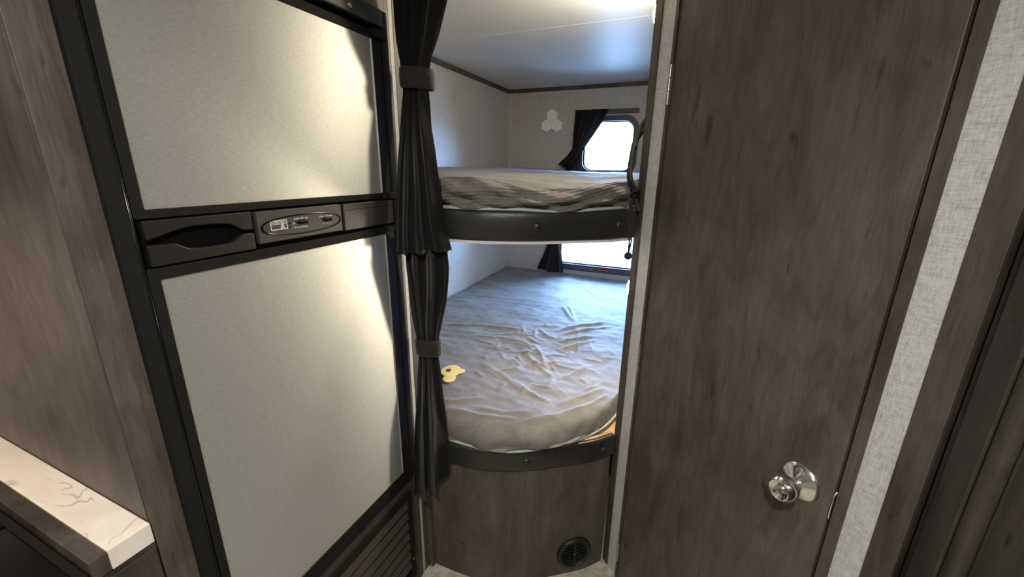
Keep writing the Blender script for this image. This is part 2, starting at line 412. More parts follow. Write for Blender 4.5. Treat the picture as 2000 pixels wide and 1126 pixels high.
w2 = window('window_2', WL, 'wide window above the lower bunk mattress', .03, .050)
obj('lettering', text_mesh('BALL', .034, (-.79, YR+.0225, .766), (1, 0, 0), (0, 0, 1), bold=.0016), 'grey', w2)
bm = B(); box(bm, -.625, -.54, YR-.0135, YR-.012, .712, .721); obj('red_label', bm, 'red', w2)
obj('lettering', text_mesh('PULL', .012, (-.665, YR-.0135, .718), (1, 0, 0), (0, 0, 1)), 'ink', w2)
bm = B(); box(bm, -.50, -.465, YR-.0135, YR-.012, .712, .718); obj('red_label', bm, 'red', w2)

# ---------------------------------------------------------------- refrigerator cabinet
def fridge_cabinet():
    c = empty('refrigerator_cabinet', (-1.06, .63, 0)); tag(c, 'grey walnut cabinet built around the steel refrigerator', 'cabinet')
    obj('side_panel', box(B(), XW+.001, XF-.004, .262, .280, 0, ZC-.001), 'wood', c)
    obj('side_panel', box(B(), XW+.001, XF-.004, .982, .998, 0, ZC-.001), 'wood', c)
    obj('stile', box(B(), XF-.02, XF, .264, .309, 0, ZC-.001), 'wood', c, bev=.001)
    obj('stile', box(B(), XF-.02, XF, .942, .962, 0, ZC-.001), 'wood', c, bev=.001)
    obj('cover_strip', box(B(), XF-.02, XF-.001, .962, .976, 0, ZC-.001), 'paper', c)
    obj('stile', box(B(), XF-.02, XF, .976, .999, 0, ZC-.001), 'wood', c, bev=.001)
    obj('upper_rail', box(B(), XF-.02, XF, .309, .942, 1.840, ZC-.001), 'wood', c)
    obj('lower_panel', box(B(), XF-.02, XF-.001, .309, .942, 0, .470), 'woodd', c)
    g = obj('vent_grille', ring_prism(B(), [(XF, y, z) for y, z in rrect(.33, .915, .05, .428, .004, 2)], [(XF, y, z) for y, z in rrect(.352, .890, .075, .404, .003, 2)], (.007, 0, 0)), 'black', c, bev=.0015)
    z = .388
    while z > .09:
        bm = B(); poly_prism(bm, [(XF+.001, .352, z+.012), (XF+.0035, .352, z+.011), (XF+.009, .352, z-.016), (XF+.006, .352, z-.018), (XF+.001, .352, z-.010)], (0, .538, 0))
        obj('slat', bm, 'slat', g); z -= .043
    obj('grille_back', box(B(), XF-.0005, XF+.0012, .352, .890, .075, .404), 'dark', g)
    for y in (.340, .903):
        obj('screw', lathe(B(), (XF+.006, y, .14), (1, 0, 0), [(0, .0035), (.002, .0032), (.003, .001)], 12), 'hinge', g, smooth=True)
fridge_cabinet()

# ---------------------------------------------------------------- refrigerator
def fridge():
    r = empty('refrigerator', (XF-.28, .625, .47)); tag(r, 'black framed refrigerator with two brushed steel doors', 'refrigerator')
    obj('body', box(B(), XF-.56, XF-.021, .312, .939, .475, 1.835), 'black', r)
    bm = B(); box(bm, XF-.02, XF+.010, .309, .3325, .471, 1.839); box(bm, XF-.02, XF+.010, .9215, .942, .471, 1.839)
    fr = obj('outer_frame', bm, 'black', r, bev=.003)
    bm = B(); tube(bm, [(XF+.008, .3335, .472), (XF+.008, .3335, 1.838)], .0022, 8); obj('frame_bead', bm, 'blackg', fr, smooth=True)
    hd = obj('header', box(B(), XF-.02, XF+.014, .3325, .9215, 1.801, 1.839), 'ctrl', r, bev=.004)
    obj('screw', lathe(B(), (XF+.013, .8136, 1.816), (1, 0, 0), [(0, .006), (.0015, .006), (.003, .004), (.0034, .001)], 20), 'hinge', hd, smooth=True)
    bs = obj('bottom_trim', box(B(), XF-.02, XF+.008, .3325, .9215, .471, .499), 'black', r, bev=.003)
    for nm, z0, z1, s0, s1 in (('upper_door', 1.3945, 1.7875, 1.408, 1.7695), ('lower_door', .503, 1.3185, .521, 1.2995)):
        bm = ring_prism(B(), [(XF-.02, y, z) for y, z in rrect(.337, .916, z0, z1, .004, 2)], [(XF-.02, y, z) for y, z in rrect(.353, .882, s0, s1, .002, 2)], (.028, 0, 0))
        d = obj(nm, bm, 'black', r, bev=.002)
        obj('steel_panel', box(B(), XF-.018, XF+.005, .352, .883, s0-.001, s1+.001), 'steel', d)
        obj('edge_strip', box(B(), XF+.004, XF+.0080, .8815, .8832, s0, s1), 'hinge', d, bev=.001)
    for z0, z1 in ((1.772, 1.793), (1.391, 1.408), (1.306, 1.322)):
        obj('hinge_cover', box(B(), XF, XF+.016, .884, .930, z0, z1), 'black', r, bev=.003)
    # strip between the doors
    obj('strip_back', box(B(), XF-.02, XF+.0005, .337, .916, 1.319, 1.394), 'dark', r)
    y0, y1, zb, zt = .3445, .5135, 1.3215, 1.392
    up = [(0, .58), (.1, .64), (.22, .72), (.3, .765), (.4, .79), (.55, .785), (.68, .76), (.75, .735), (.80, .68), (.87, .56), (.92, .53), (1, .53)]
    lo = [(0, .465), (.15, .46), (.23, .45), (.28, .36), (.34, .29), (.42, .265), (.6, .26), (.72, .265), (.78, .32), (.87, .44), (.92, .455), (1, .445)]
    yz = lambda u, v: (XF+.001, y0+(y1-y0)*u, zb+(zt-zb)*v)
    h = obj('handle', poly_prism(B(), [yz(u, v) for u, v in up]+[yz(1, 1), yz(0, 1)], (.011, 0, 0)), 'handle', r, bev=.002)
    obj('lower_grip', poly_prism(B(), [yz(0, 0), yz(1, 0)]+[yz(u, v) for u, v in lo[::-1]], (.011, 0, 0)), 'handle', h, bev=.002)
    p = obj('control_panel', box(B(), XF+.0006, XF+.012, .521, .7305, 1.329, 1.3905), 'ctrl', r, bev=.002)
    def oval(a, b, x, e=2.6):
        o = []
        for k in range(64):
            t = 2*math.pi*k/64; c, s = math.cos(t), math.sin(t)
            o.append((x, .6265+a*math.copysign(abs(c)**(2/2.0), c), 1.3575+b*math.copysign(abs(s)**(2/e), s)))
        return o
    obj('oval_bezel', ring_prism(B(), oval(.0985, .0205, XF+.011), oval(.0945, .0178, XF+.011), (.0025, 0, 0)), 'blackg', p, bev=.0008)
    obj('oval_plate', poly_prism(B(), oval(.0950, .0182, XF+.0115), (.0008, 0, 0)), 'ctrl', p)
    X = XF+.0126; ay, az_ = (0, 1, 0), (0, 0, 1)
    # maker's badge: white outline, name, solid bar and rays
    bm = B(); ring_prism(bm, [(X, y, z) for y, z in rrect(.5475, .5845, 1.3515, 1.3705, .001, 2)], [(X, y, z) for y, z in rrect(.549, .583, 1.353, 1.369, .0005, 2)], (.0004, 0, 0))
    box(bm, X, X+.0004, .5492, .5828, 1.3622, 1.3632)
    for k in range(4):
        poly_prism(bm, [(X, .568+.0028*k, 1.3535), (X, .5695+.0028*k, 1.3535), (X, .5722+.0014*k, 1.3622), (X, .5714+.0014*k, 1.3622)], (.0004, 0, 0))
    obj('badge', bm, 'ink', p)
    obj('badge_lettering', text_mesh('NORCOLD', .0062, (X, .566, 1.366), ay, az_), 'ink', p)
    obj('lettering', text_mesh('AUTO  OFF  GAS', .0046, (X, .6185, 1.3688), ay, az_), 'ink', p)
    obj('lettering', text_mesh('ON', .0040, (X, .6005, 1.3600), ay, az_), 'ink', p)
    obj('lettering', text_mesh('GAS check if flashing', .0040, (X, .6165, 1.3515), ay, az_), 'ink', p)
    obj('lettering', text_mesh('COLD   COLDEST', .0046, (X, .6835, 1.3672), ay, az_), 'ink', p)
    bm = B()
    for k in range(6): box(bm, X, X+.0003, .6735+.0042*k, .6741+.0042*k, 1.3495, 1.3535)
    obj('tick_marks', bm, 'ink', p)
    for y, w, z in ((.6215, .0115, 1.3607), (.6870, .0105, 1.3598)):
        obj('switch', box(B(), X-.001, X+.005, y-w, y+w*.9, z-.0036, z+.0036), 'blackg', p, bev=.0012)
    for z in (1.3612, 1.3540): obj('indicator_light', lathe(B(), (X-.001, .5905, z), (1, 0, 0), [(0, .0018), (.0025, .0015), (.003, .0004)], 12), 'blackg', p, smooth=True)
    bp = obj('blank_cover', box(B(), XF+.0006, XF+.011, .7385, .9155, 1.327, 1.3893), 'ctrl', r, bev=.0015)
    obj('groove_line', box(B(), XF+.0108, XF+.0113, .740, .914, 1.3745, 1.3752), 'dark', bp)
fridge()

# ---------------------------------------------------------------- kitchen corner
bc = empty('base_cabinet', (-1.08, .22, 0)); tag(bc, 'dark narrow base cabinet under the white marble counter', 'cabinet')
obj('carcass', box(B(), XW+.001, XF+.003, .187, .2605, .0, .866), 'woodd', bc)
obj('front_panel', box(B(), XF+.003, XF+.008, .190, .258, .08, .860), 'woodd', bc, bev=.001)
tag(obj('countertop', box(B(), XW+.001, XF+.004, .2050, .2610, .868, .906), 'marble', bev=.0015), 'white marbled countertop strip beside the walnut side panel', 'countertop')
tag(obj('counter_edging', box(B(), XW+.001, XF+.004, .1825, .2045, .868, .9035), 'woodd', bev=.001), 'brown wood edging strip between marble counter and black range', 'edging')
rg = empty('range', (-1.08, -.1, 0)); tag(rg, 'black gas range with glass cover beside the counter', 'range')
obj('body', box(B(), XW+.002, XF-.002, -.40, .170, 0, .880), 'black', rg)
obj('rim', box(B(), XW+.002, XF+.006, -.41, .1790, .880, .889), 'black', rg, bev=.002)
obj('glass_cover', box(B(), -.970, XF-.005, -.39, .164, .890, .898), 'blackg', rg, bev=.002)
obj('glass_cover', box(B(), XW+.03, -.978, -.39, .164, .890, .898), 'blackg', rg, bev=.002)
obj('oven_front', box(B(), XF-.002, XF+.012, -.40, .168, .20, .78), 'blackg', rg, bev=.003)
obj('oven_handle', tube(B(), [(XF+.04, -.36, .74), (XF+.04, .13, .74)], .008, 12), 'hinge', rg, smooth=True)
for y in (-.34, .11): obj('handle_post', tube(B(), [(XF+.012, y, .74), (XF+.04, y, .74)], .006, 10), 'hinge', rg, smooth=True)
for k in range(4):
    obj('burner_knob', lathe(B(), (XF-.002, -.32+.14*k, .83), (1, 0, 0), [(0, .02), (.02, .018), (.024, .012)], 20), 'black', rg, smooth=True, auto=40)

hood = empty('range_hood', (-1.17, -.12, 1.46)); tag(hood, 'black range hood with a warm lamp above the gas range', 'range hood')
obj('hood_body', poly_prism(B(), [(XW+.002, -.38, 1.46), (-.99, -.38, 1.46), (-.97, -.38, 1.48), (-.97, -.38, 1.53), (-1.08, -.38, 1.58), (XW+.002, -.38, 1.58)], (0, .54, 0)), 'black', hood, bev=.003)
obj('hood_lens', box(B(), -1.14, -1.06, -.16, -.04, 1.452, 1.459), 'ceilw', hood, bev=.002)
hl = bpy.data.lights.new('hood_glow', 'AREA'); hl.shape = 'RECTANGLE'; hl.size = .08; hl.size_y = .12; hl.energy = HOOD_LAMP_W; hl.color = (1.0, .74, .48)
ho = bpy.data.objects.new('hood_glow', hl); COL.objects.link(ho); ho.parent = hood; ho.location = (.07, .02, -.012)

# ---------------------------------------------------------------- bunks
def sweep_wall(path, z0, z1, th, bm=None):
    """vertical panel following a path, outer face on the path"""
    bm = bm or B(); inn = offset(path, -th); n = len(path)
    def ring(i): return [bm.verts.new(Vector((p.x, p.y, z))) for p, z in ((path[i], z0), (path[i], z1), (inn[i], z1), (inn[i], z0))]
    R = [ring(i) for i in range(n)]
    for i in range(n-1):
        for k in range(4): bm.faces.new((R[i][k], R[i][(k+1) % 4], R[i+1][(k+1) % 4], R[i+1][k]))
    bm.faces.new(R[0]); bm.faces.new(R[-1][::-1]); return bm
def pad(path, z0, z1, th):
    """padded rail: bulging cross-section"""
    bm = B(); zc = (z0+z1)/2; hz = (z1-z0)/2; prof = []
    for k in range(13):
        a = -math.pi/2+math.pi*k/12
        prof.append((math.copysign(abs(math.cos(a))**.45, 1)*th, zc+hz*math.copysign(abs(math.sin(a))**.75, math.sin(a))))
    prof += [(-.004, z1-.004), (-.004, z0+.004)]
    R = []
    for i, p in enumerate(path):
        t = (path[min(i+1, len(path)-1)]-path[max(i-1, 0)]).normalized(); n = Vector((t.y, -t.x, 0))
        R.append([bm.verts.new(Vector((p.x, p.y, 0))+n*o+Vector((0, 0, z))) for o, z in prof])
    m = len(prof)
    for i in range(len(R)-1):
        for k in range(m): bm.faces.new((R[i][k], R[i][(k+1) % m], R[i+1][(k+1) % m], R[i+1][k]))
    bm.faces.new(R[0]); bm.faces.new(R[-1][::-1]); return bm
def curve_at(path, x):
    for i in range(len(path)-1):
        if path[i].x <= x <= path[i+1].x:
            t = (x-path[i].x)/(path[i+1].x-path[i].x); d = (path[i+1]-path[i]).normalized()
            return path[i].lerp(path[i+1], t), Vector((d.y, -d.x, 0))
def deck(path, z0, z1):
    pts = [(XW+.002, 1.002)]+[(p.x, p.y) for p in path]+[(-.137, 1.30), (-.137, YR-.002), (XW+.002, YR-.002)]
    return poly_prism(B(), [(x, y, z0) for x, y in pts], (0, 0, z1-z0))
BACK = offset(FRONT, -.016)     # front panel stands a little behind the padded rail
def bunk(name, label, rz0, rz1, lower):
    b = empty(name, (-.75, 2.0, 0 if lower else rz0)); tag(b, label, 'bunk')
    deckz = (rz1-.035, rz1-.010) if lower else (rz0-.002, rz0+.045)
    obj('deck', deck(offset(FRONT, -.030), *deckz), 'pine' if lower else 'white', b)
    r = obj('padded_rail', pad(BACK, rz0, rz1, .016), 'vinyl', b, smooth=True, auto=60)
    for x in ((-.398, -.176) if lower else (-.388, -.186)):
        p, n = curve_at(FRONT, x); zc = (rz0+rz1)/2
        obj('button', lathe(B(), Vector((p.x, p.y, zc))-n*.004, n, [(0, .0128), (.004, .0125), (.0075, .0095), (.0095, .005), (.010, .0008)], 20), 'vinyl', r, smooth=True)
    if lower:
        pan = obj('front_panel', sweep_wall(BACK, 0, rz1-.004, .012), 'wood', b, smooth=True, auto=40)
        obj('end_stile', box(B(), -.785, -.742, .9995, 1.024, 0, rz1-.05), 'wood', b)
        obj('rail_lip', sweep_wall(offset(FRONT, -.018), rz1-.006, rz1+.001, .010), 'pine', b)
        p, n = curve_at(BACK, -.247); t = Vector((-n.y, n.x, 0)); c = Vector((p.x, p.y, .098))-n*.004
        v = obj('floor_vent', lathe(B(), c, n, [(0, .068), (.010, .068), (.016, .064), (.018, .056), (.012, .050), (.006, .050)], 40, cap=False), 'handle', b, smooth=True, auto=40)
        obj('vent_back', lathe(B(), c+n*.004, n, [(0, .052), (.003, .052)], 32), 'dark', v)
        for k in range(-4, 5):
            u = k*.0105; hw = math.sqrt(max(.0488**2-u*u, 0))
            bm = B(); obox(bm, c+n*.010+Z*u, t, (Z*.8+n*.6), (n*.8-Z*.6), (-hw, hw), (-.004, .004), (-.001, .001)); obj('louver', bm, 'handle', v)
        bm = B(); obox(bm, c+n*.014, t, Z, n, (-.0022, .0022), (-.048, .048), (-.002, .002)); obj('louver_bar', bm, 'handle', v)
        obj('screw', lathe(B(), c+n*.015, n, [(0, .003), (.002, .002)], 10), 'hinge', v)
    else:
        obj('edge_strip', sweep_wall(offset(FRONT, -.010), rz0-.008, rz0+.004, .012), 'white', b)
    return b
bunk('lower_bunk', 'lower bunk with curved walnut front, padded rail and round vent', .497, .583, True)
bunk('upper_bunk', 'upper bunk platform with dark padded vinyl rail', 1.276, 1.362, False)

# ---------------------------------------------------------------- mattresses and sheets
def seg_dist(PX, PY, a, b):
    ax, ay = a; dx, dy = b[0]-ax, b[1]-ay; l2 = dx*dx+dy*dy+1e-12
    t = np.clip(((PX-ax)*dx+(PY-ay)*dy)/l2, 0, 1); return np.hypot(PX-(ax+t*dx), PY-(ay+t*dy)), t
def vnoise(x, y, seed=0):
    r = np.random.RandomState(seed); out = np.zeros_like(x)
    for k in range(14):
        a = r.rand()*2*math.pi; f = 1+r.rand()*1.6; out += np.sin((x*math.cos(a)+y*math.sin(a))*f*2*math.pi+r.rand()*6.28)
    return out/14**.5
def resample(P, n):
    P = [Vector((p[0], p[1], 0)) for p in P]; P = catmull(P, 10); s = [0]
    for i in range(1, len(P)): s.append(s[-1]+(P[i]-P[i-1]).length)
    s = np.array(s); t = np.linspace(0, s[-1], n)
    return np.interp(t, s, [p.x for p in P]), np.interp(t, s, [p.y for p in P])
def cover(name, outline, top, zbot, rad, ridges, side, NU=230, NV=210, rear_x=(XW+.012, -.142), yr=YR-.012):
    fx, fy = resample(outline, NU); tx = np.gradient(fx); ty = np.gradient(fy); ln = np.hypot(tx, ty); nx, ny = -ty/ln, tx/ln
    wb = np.clip((.85-ny)/.5, 0, 1); nx, ny = nx*(1-wb), ny*(1-wb)+wb; ln = np.hypot(nx, ny); nx, ny = nx/ln, ny/ln
    rx = np.linspace(rear_x[0], rear_x[1], NU)
    s0 = .14; CT = .15
    nd, na, nt = 14, 12, NV-26       # samples down the side, round the edge, across the top
    V = np.zeros((NU, NV, 3)); U = np.linspace(0, 1, NU)
    # side, bottom to top, then edge arc, then top
    for j in range(NV):
        if j < nd: s = 0*U; dz = None; q = j/nd
        elif j < nd+na: a = (j-nd)/na*math.pi/2; s = rad*(1-math.cos(a))+0*U
        else:
            k = (j-nd-na)/(nt-1); k = k**1.25; s = None
        if s is not None: px, py = fx+nx*s, fy+ny*s
        else:
            bx, by = fx+nx*rad, fy+ny*rad; cx, cy = fx+nx*s0, fy+ny*s0
            kk = k*2.1
            wgt = np.clip((kk*1.0), 0, None)
            # straight line to the rear, leaving along the normal
            ex, ey = rx, yr+0*U
            h = k; px = (1-h)**2*bx+2*h*(1-h)*(bx+nx*CT)+h*h*ex; py = (1-h)**2*by+2*h*(1-h)*(by+ny*CT)+h*h*ey
        zt = top(px, py, U)
        if j < nd: z = zbot(U)+(zt-rad-zbot(U))*q
        elif j < nd+na: z = zt-rad+rad*math.sin((j-nd)/na*math.pi/2)
        else: z = zt
        V[:, j, 0], V[:, j, 1], V[:, j, 2] = px, py, z
    PX, PY = V[:, :, 0], V[:, :, 1]; hgt = np.zeros_like(PX)
    for (pts, amp, w) in ridges:
        best = np.full_like(PX, 9.); m = len(pts)-1; par = np.zeros_like(PX)
        for i in range(m):
            d, t = seg_dist(PX, PY, pts[i], pts[i+1]); c = d < best; best = np.where(c, d, best); par = np.where(c, (i+t)/m, par)
        hgt += amp*np.exp(-(best/w)**2)*np.clip(np.sin(np.clip(par, 0, 1)*math.pi), 0, 1)**.6
    topmask = np.zeros(NV); topmask[nd+na:] = 1; topmask[nd:nd+na] = np.linspace(.2, 1, na)
    hgt += .0022*vnoise(PX*3.0, PY*3.0, 3)+.0010*vnoise(PX*9, PY*9, 5)
    V[:, :, 2] += hgt*topmask
    sd = np.zeros((NU, NV)); zr = np.zeros((NU, NV))
    for j in range(nd+na): sd[:, j] = side(U, j/(nd+na))
    V[:, :, 0] -= sd*nx[:, None]; V[:, :, 1] -= sd*ny[:, None]
    me = bpy.data.meshes.new(name)
    idx = np.arange(NU*NV).reshape(NU, NV)
    f = np.stack([idx[:-1, :-1], idx[1:, :-1], idx[1:, 1:], idx[:-1, 1:]], -1).reshape(-1, 4)
    me.from_pydata(V.reshape(-1, 3).tolist(), [], f.tolist()); me.update()
    return me, (fx, fy, nx, ny)
def core(outline, z0, z1):
    fx, fy = resample(outline, 60); pts = list(zip(fx, fy)); pts += [(-.150, YR-.03), (XW+.02, YR-.03)]
    return poly_prism(B(), [(x, y, z0) for x, y in pts], (0, 0, z1-z0))
def inset(outline, d):
    fx, fy = resample(outline, 60); tx = np.gradient(fx); ty = np.gradient(fy); ln = np.hypot(tx, ty)
    return list(zip(fx-ty/ln*d, fy+tx/ln*d))

RG = [
 ([(-1.159,1.771),(-.918,1.856),(-.719,1.887)], .009, .013), ([(-.963,1.69),(-.811,1.737),(-.691,1.745),(-.615,1.713)], .009, .012),
 ([(-.889,1.738),(-.77,1.819),(-.68,1.835)], .006, .010), ([(-.584,1.94),(-.493,2.056),(-.359,2.186)], .010, .013),
 ([(-.551,1.896),(-.452,2.007),(-.313,2.141)], .009, .011), ([(-.528,1.822),(-.45,1.894),(-.37,1.968)], .008, .011),
 ([(-.507,1.741),(-.431,1.821),(-.36,1.924)], .008, .011), ([(-.685,1.952),(-.596,1.862),(-.549,1.86)], .006, .010),
 ([(-.856,2.236),(-.771,2.188)], .005, .011), ([(-.653,2.332),(-.527,2.112)], .008, .012), ([(-.633,2.379),(-.511,2.105)], .007, .010),
 ([(-.661,2.843),(-.482,2.588)], .006, .014), ([(-.653,1.673),(-.538,1.548),(-.43,1.46)], .007, .012),
 ([(-.579,1.376),(-.461,1.299),(-.383,1.27)], .006, .012), ([(-.758,1.446),(-.636,1.398),(-.485,1.288)], .005, .014),
 ([(-.413,1.452),(-.355,1.561),(-.309,1.653)], .006, .012), ([(-.356,1.269),(-.297,1.388),(-.238,1.487)], .007, .012),
 ([(-.63,1.751),(-.559,1.654),(-.476,1.506)], .006, .011), ([(-.692,1.817),(-.637,1.771),(-.599,1.765)], .006, .009),
]
rr = random.Random(11)
for k in range(110):      # fine crumples fanning out from the hollow where someone lay
    a = rr.uniform(0, 2*math.pi); r0 = rr.uniform(.05, .34); l = rr.uniform(.04, .15); cx, cy = -.53+r0*math.cos(a)*.9, 1.66+r0*math.sin(a)*1.15
    b = a+rr.uniform(-.5, .5)+(math.pi/2 if rr.random() < .35 else 0)
    p0 = (cx-l*math.cos(b)/2, cy-l*math.sin(b)/2); p1 = (cx+l*math.cos(b)/2, cy+l*math.sin(b)/2)
    RG.append(([p0, ((p0[0]+p1[0])/2+rr.uniform(-.01, .01), (p0[1]+p1[1])/2+rr.uniform(-.01, .01)), p1], rr.uniform(.0018, .0042), rr.uniform(.006, .010)))
OUT_L = [(XW+.012, 1.05), (-1.05, 1.045), (-.80, 1.028), (-.677, 1.022), (-.54, 1.026), (-.425, 1.060), (-.298, 1.160), (-.215, 1.27), (-.172, 1.40), (-.146, 1.60)]
def top_l(x, y, U): return .655-.010*np.exp(-(((x+.53)/.24)**2+((y-1.62)/.30)**2))+.010*np.clip((y-2.2)/.9, 0, 1)*np.clip((-x-.5)/.8, 0, 1)
def side_l(U, q):
    k = min(1, .3+q*3)
    return k*(.013*np.sin(U*34+q*5.5+1.5*np.sin(U*11))*(1-q)**.7+.008*np.abs(np.sin(U*57-q*7))*(1-q*.7)+.012*math.sin(q*math.pi)+.004*math.sin(q*16)*np.sin(U*9))
RG += [([(-.72,1.085),(-.58,1.088),(-.46,1.13)], .007, .012), ([(-.66,1.13),(-.52,1.14),(-.42,1.19)], .005, .014), ([(-.45,1.11),(-.34,1.20),(-.26,1.31)], .008, .012),
       ([(-.36,1.26),(-.28,1.37),(-.22,1.47)], .008, .012), ([(-.80,1.10),(-.70,1.14),(-.62,1.21)], .006, .012), ([(-.32,1.22),(-.25,1.31),(-.205,1.42)], .008, .010)]
me, _ = cover('bed_sheet', OUT_L, top_l, lambda U: .604+.005*np.sin(U*23)-.006*np.exp(-((U-.42)/.05)**2), .060, RG, side_l, NU=300, NV=330)
sh = obj('bed_sheet', me, 'fleece', smooth=True); tag(sh, 'crumpled grey fleece sheet on the lower mattress', 'bed sheet')
mt = empty('mattress', (-.75, 2.0, .574)); tag(mt, 'thin lower mattress with pale green piping', 'mattress')
obj('mattress_core', core(inset(OUT_L, .022), .575, .615), 'core', mt)
fx, fy = resample(inset(OUT_L, -.007), 90); obj('piping', tube(B(), [(x, y, .583+.005) for x, y in zip(fx, fy)], .0052, 8), 'pipe', mt, smooth=True)
fx, fy = resample(inset(OUT_L, .008), 90); obj('mattress_band', tube(B(), [(x, y, .592) for x, y in zip(fx, fy)], .012, 8), 'fleece', mt, smooth=True)

OUT_U = [(XW+.012, 1.05), (-1.05, 1.045), (-.80, 1.028), (-.64, 1.014), (-.517, 1.030), (-.395, 1.088), (-.270, 1.176), (-.205, 1.24), (-.165, 1.33), (-.146, 1.52)]
def top_u(x, y, U):
    fr = 1.449-.028*np.exp(-((x+.36)/.13)**2)-.004*np.clip((x+.6)/.3, 0, 1)
    k = np.clip((y-1.1)/1.9, 0, 1); re = 1.455+.026*np.clip((-x-.75)/.5, 0, 1)
    return fr*(1-k)**2.2+re*(1-(1-k)**2.2)
def side_u(U, q):
    a = .013*np.sin((U-.28*q)*38)*(1-q)**.6+.009*np.sin((U+.22*q)*61+1)*(1-q*.5)+.004*np.sin((U-.5*q)*120)
    return a+.014*np.sin(q*math.pi)
RU = [([(-.62,1.25),(-.45,1.33),(-.30,1.40)], .007, .03), ([(-.40,1.6),(-.25,1.75)], .008, .03), ([(-.75,1.5),(-.5,1.62),(-.3,1.7)], .006, .035), ([(-.55,2.0),(-.35,2.2)], .006, .04)]
me, _ = cover('bed_sheet', OUT_U, top_u, lambda U: 1.370+.003*np.sin(U*19)-.012*np.exp(-((U-.70)/.04)**2), .030, RU, side_u, NU=230, NV=150)
sh = obj('bed_sheet', me, 'fleece', smooth=True); tag(sh, 'grey fleece sheet draped over the upper mattress', 'bed sheet')
mt = empty('mattress', (-.75, 2.0, 1.322)); tag(mt, 'thin upper mattress with pale green piping', 'mattress')
obj('mattress_core', core(inset(OUT_U, .022), 1.322, 1.40), 'core', mt)
fx, fy = resample(inset(OUT_U, -.002), 90); obj('piping', tube(B(), [(x, y, 1.3665-.009*math.exp(-((i/89-.70)/.05)**2)) for i, (x, y) in enumerate(zip(fx, fy))], .0048, 8), 'pipe', mt, smooth=True)

# yellow patch sewn on the lower sheet
def patch():
    c = Vector((-.83, 1.30, .6615)); p = empty('yellow_patch', c); tag(p, 'yellow plush patch sewn on the lower grey sheet', 'patch')
    def blob(cx, cy, a, b, rot=0, n=28, z=0):
        return [(c.x+cx+a*math.cos(t)*math.cos(rot)-b*math.sin(t)*math.sin(rot), c.y+cy+a*math.cos(t)*math.sin(rot)+b*math.sin(t)*math.cos(rot), c.z+z) for t in [2*math.pi*k/n for k in range(n)]]
    obj('patch_body', poly_prism(B(), blob(-.004, .016, .042, .050, .3), (0, 0, .004)), 'yellow', p, bev=.002)
    obj('patch_lobe', poly_prism(B(), blob(.030, .030, .022, .020, .6), (0, 0, .0036)), 'yellow', p, bev=.0015)
    obj('patch_lower', poly_prism(B(), blob(.022, -.040, .026, .034, .3), (0, 0, .0038)), 'yellow', p, bev=.0015)
    obj('stitching', poly_prism(B(), blob(-.014, .012, .011, .012, 0, 16, .004), (0, 0, .0015)), 'brown', p)
patch()

# ---------------------------------------------------------------- curtains
def interp(tab, z):
    tab = sorted(tab)
    zs = [t[0] for t in tab]; return [float(np.interp(z, zs, [t[i] for t in tab])) for i in range(1, len(tab[0]))]
def curtain_mesh(rows, phase, pleats, amp, bottom, zt, NZ=90, NT=140, th=.004, lean=1.0):
    """rows: (z, left x, left y, right x, right y, amplitude factor)"""
    bm = B(); G = []
    for j in range(NZ+1):
        r = []
        for i in range(NT+1):
            t = i/NT; zb = bottom(t); z = zb+(zt-zb)*j/NZ
            lx, ly, rx, ry, af = interp(rows, z)
            d = Vector((rx-lx, ry-ly, 0)); n = Vector((d.y, -d.x, 0)).normalized()
            tt = 1-(1-t)**lean; ph = phase+pleats*2*math.pi*tt+.5*math.sin(t*9+z*5)+.35*math.sin(z*11+t*4)
            w = math.sin(ph); w = math.copysign(abs(w)**.75, w)
            edge = math.sin(math.pi*t)**.5 if 0 < t < 1 else 0
            o = amp*af*w+.018*af*edge+.003*math.sin(z*26+t*14)
            sl = .35*d.length/pleats/2*math.cos(ph)*min(1, af)*edge
            r.append(bm.verts.new(Vector((lx, ly, z))+d*t+d.normalized()*sl*.5+n*o))
        G.append(r)
    for j in range(NZ):
        for i in range(NT): bm.faces.new((G[j][i], G[j][i+1], G[j+1][i+1], G[j+1][i]))
    bmesh.ops.solidify(bm, geom=bm.faces[:], thickness=th)
    return bm
def tie_mesh(cl, cr, z0, z1, depth, tilt=0):
    """a band wrapped round the gathered fabric"""
    c = (Vector(cl)+Vector(cr))/2; d = Vector(cr)-Vector(cl); a = d.length/2; d.normalize(); n = Vector((d.y, -d.x, 0)); bm = B(); R = []
    for z, g in ((z0, -.0025), (z0, .002), (z0+.006, .0045), ((z0+z1)/2, .0055), (z1-.006, .0045), (z1, .002), (z1, -.0025)):
        r = []
        for k in range(40):
            t = 2*math.pi*k/40; ca, sa = math.cos(t), math.sin(t)
            ex = math.copysign(abs(ca)**.7, ca)*(a+g); ey = math.copysign(abs(sa)**.8, sa)*(depth+g)
            r.append(bm.verts.new(c+d*ex+n*ey+Vector((0, 0, z+tilt*ex))))
        R.append(r)
    for i in range(len(R)-1):
        for k in range(40): bm.faces.new((R[i][k], R[i][(k+1) % 40], R[i+1][(k+1) % 40], R[i+1][k]))
    return bm
XM = -.728
def lp(x, yp):         # left edge: slides along in front of the cabinet face when it would enter it
    return (x, yp) if x > XM else (XM, yp*XM/x)
def rows_from(tab, yp): return [(z, *lp(l, yp), r, yp, af) for z, l, r, af in tab]

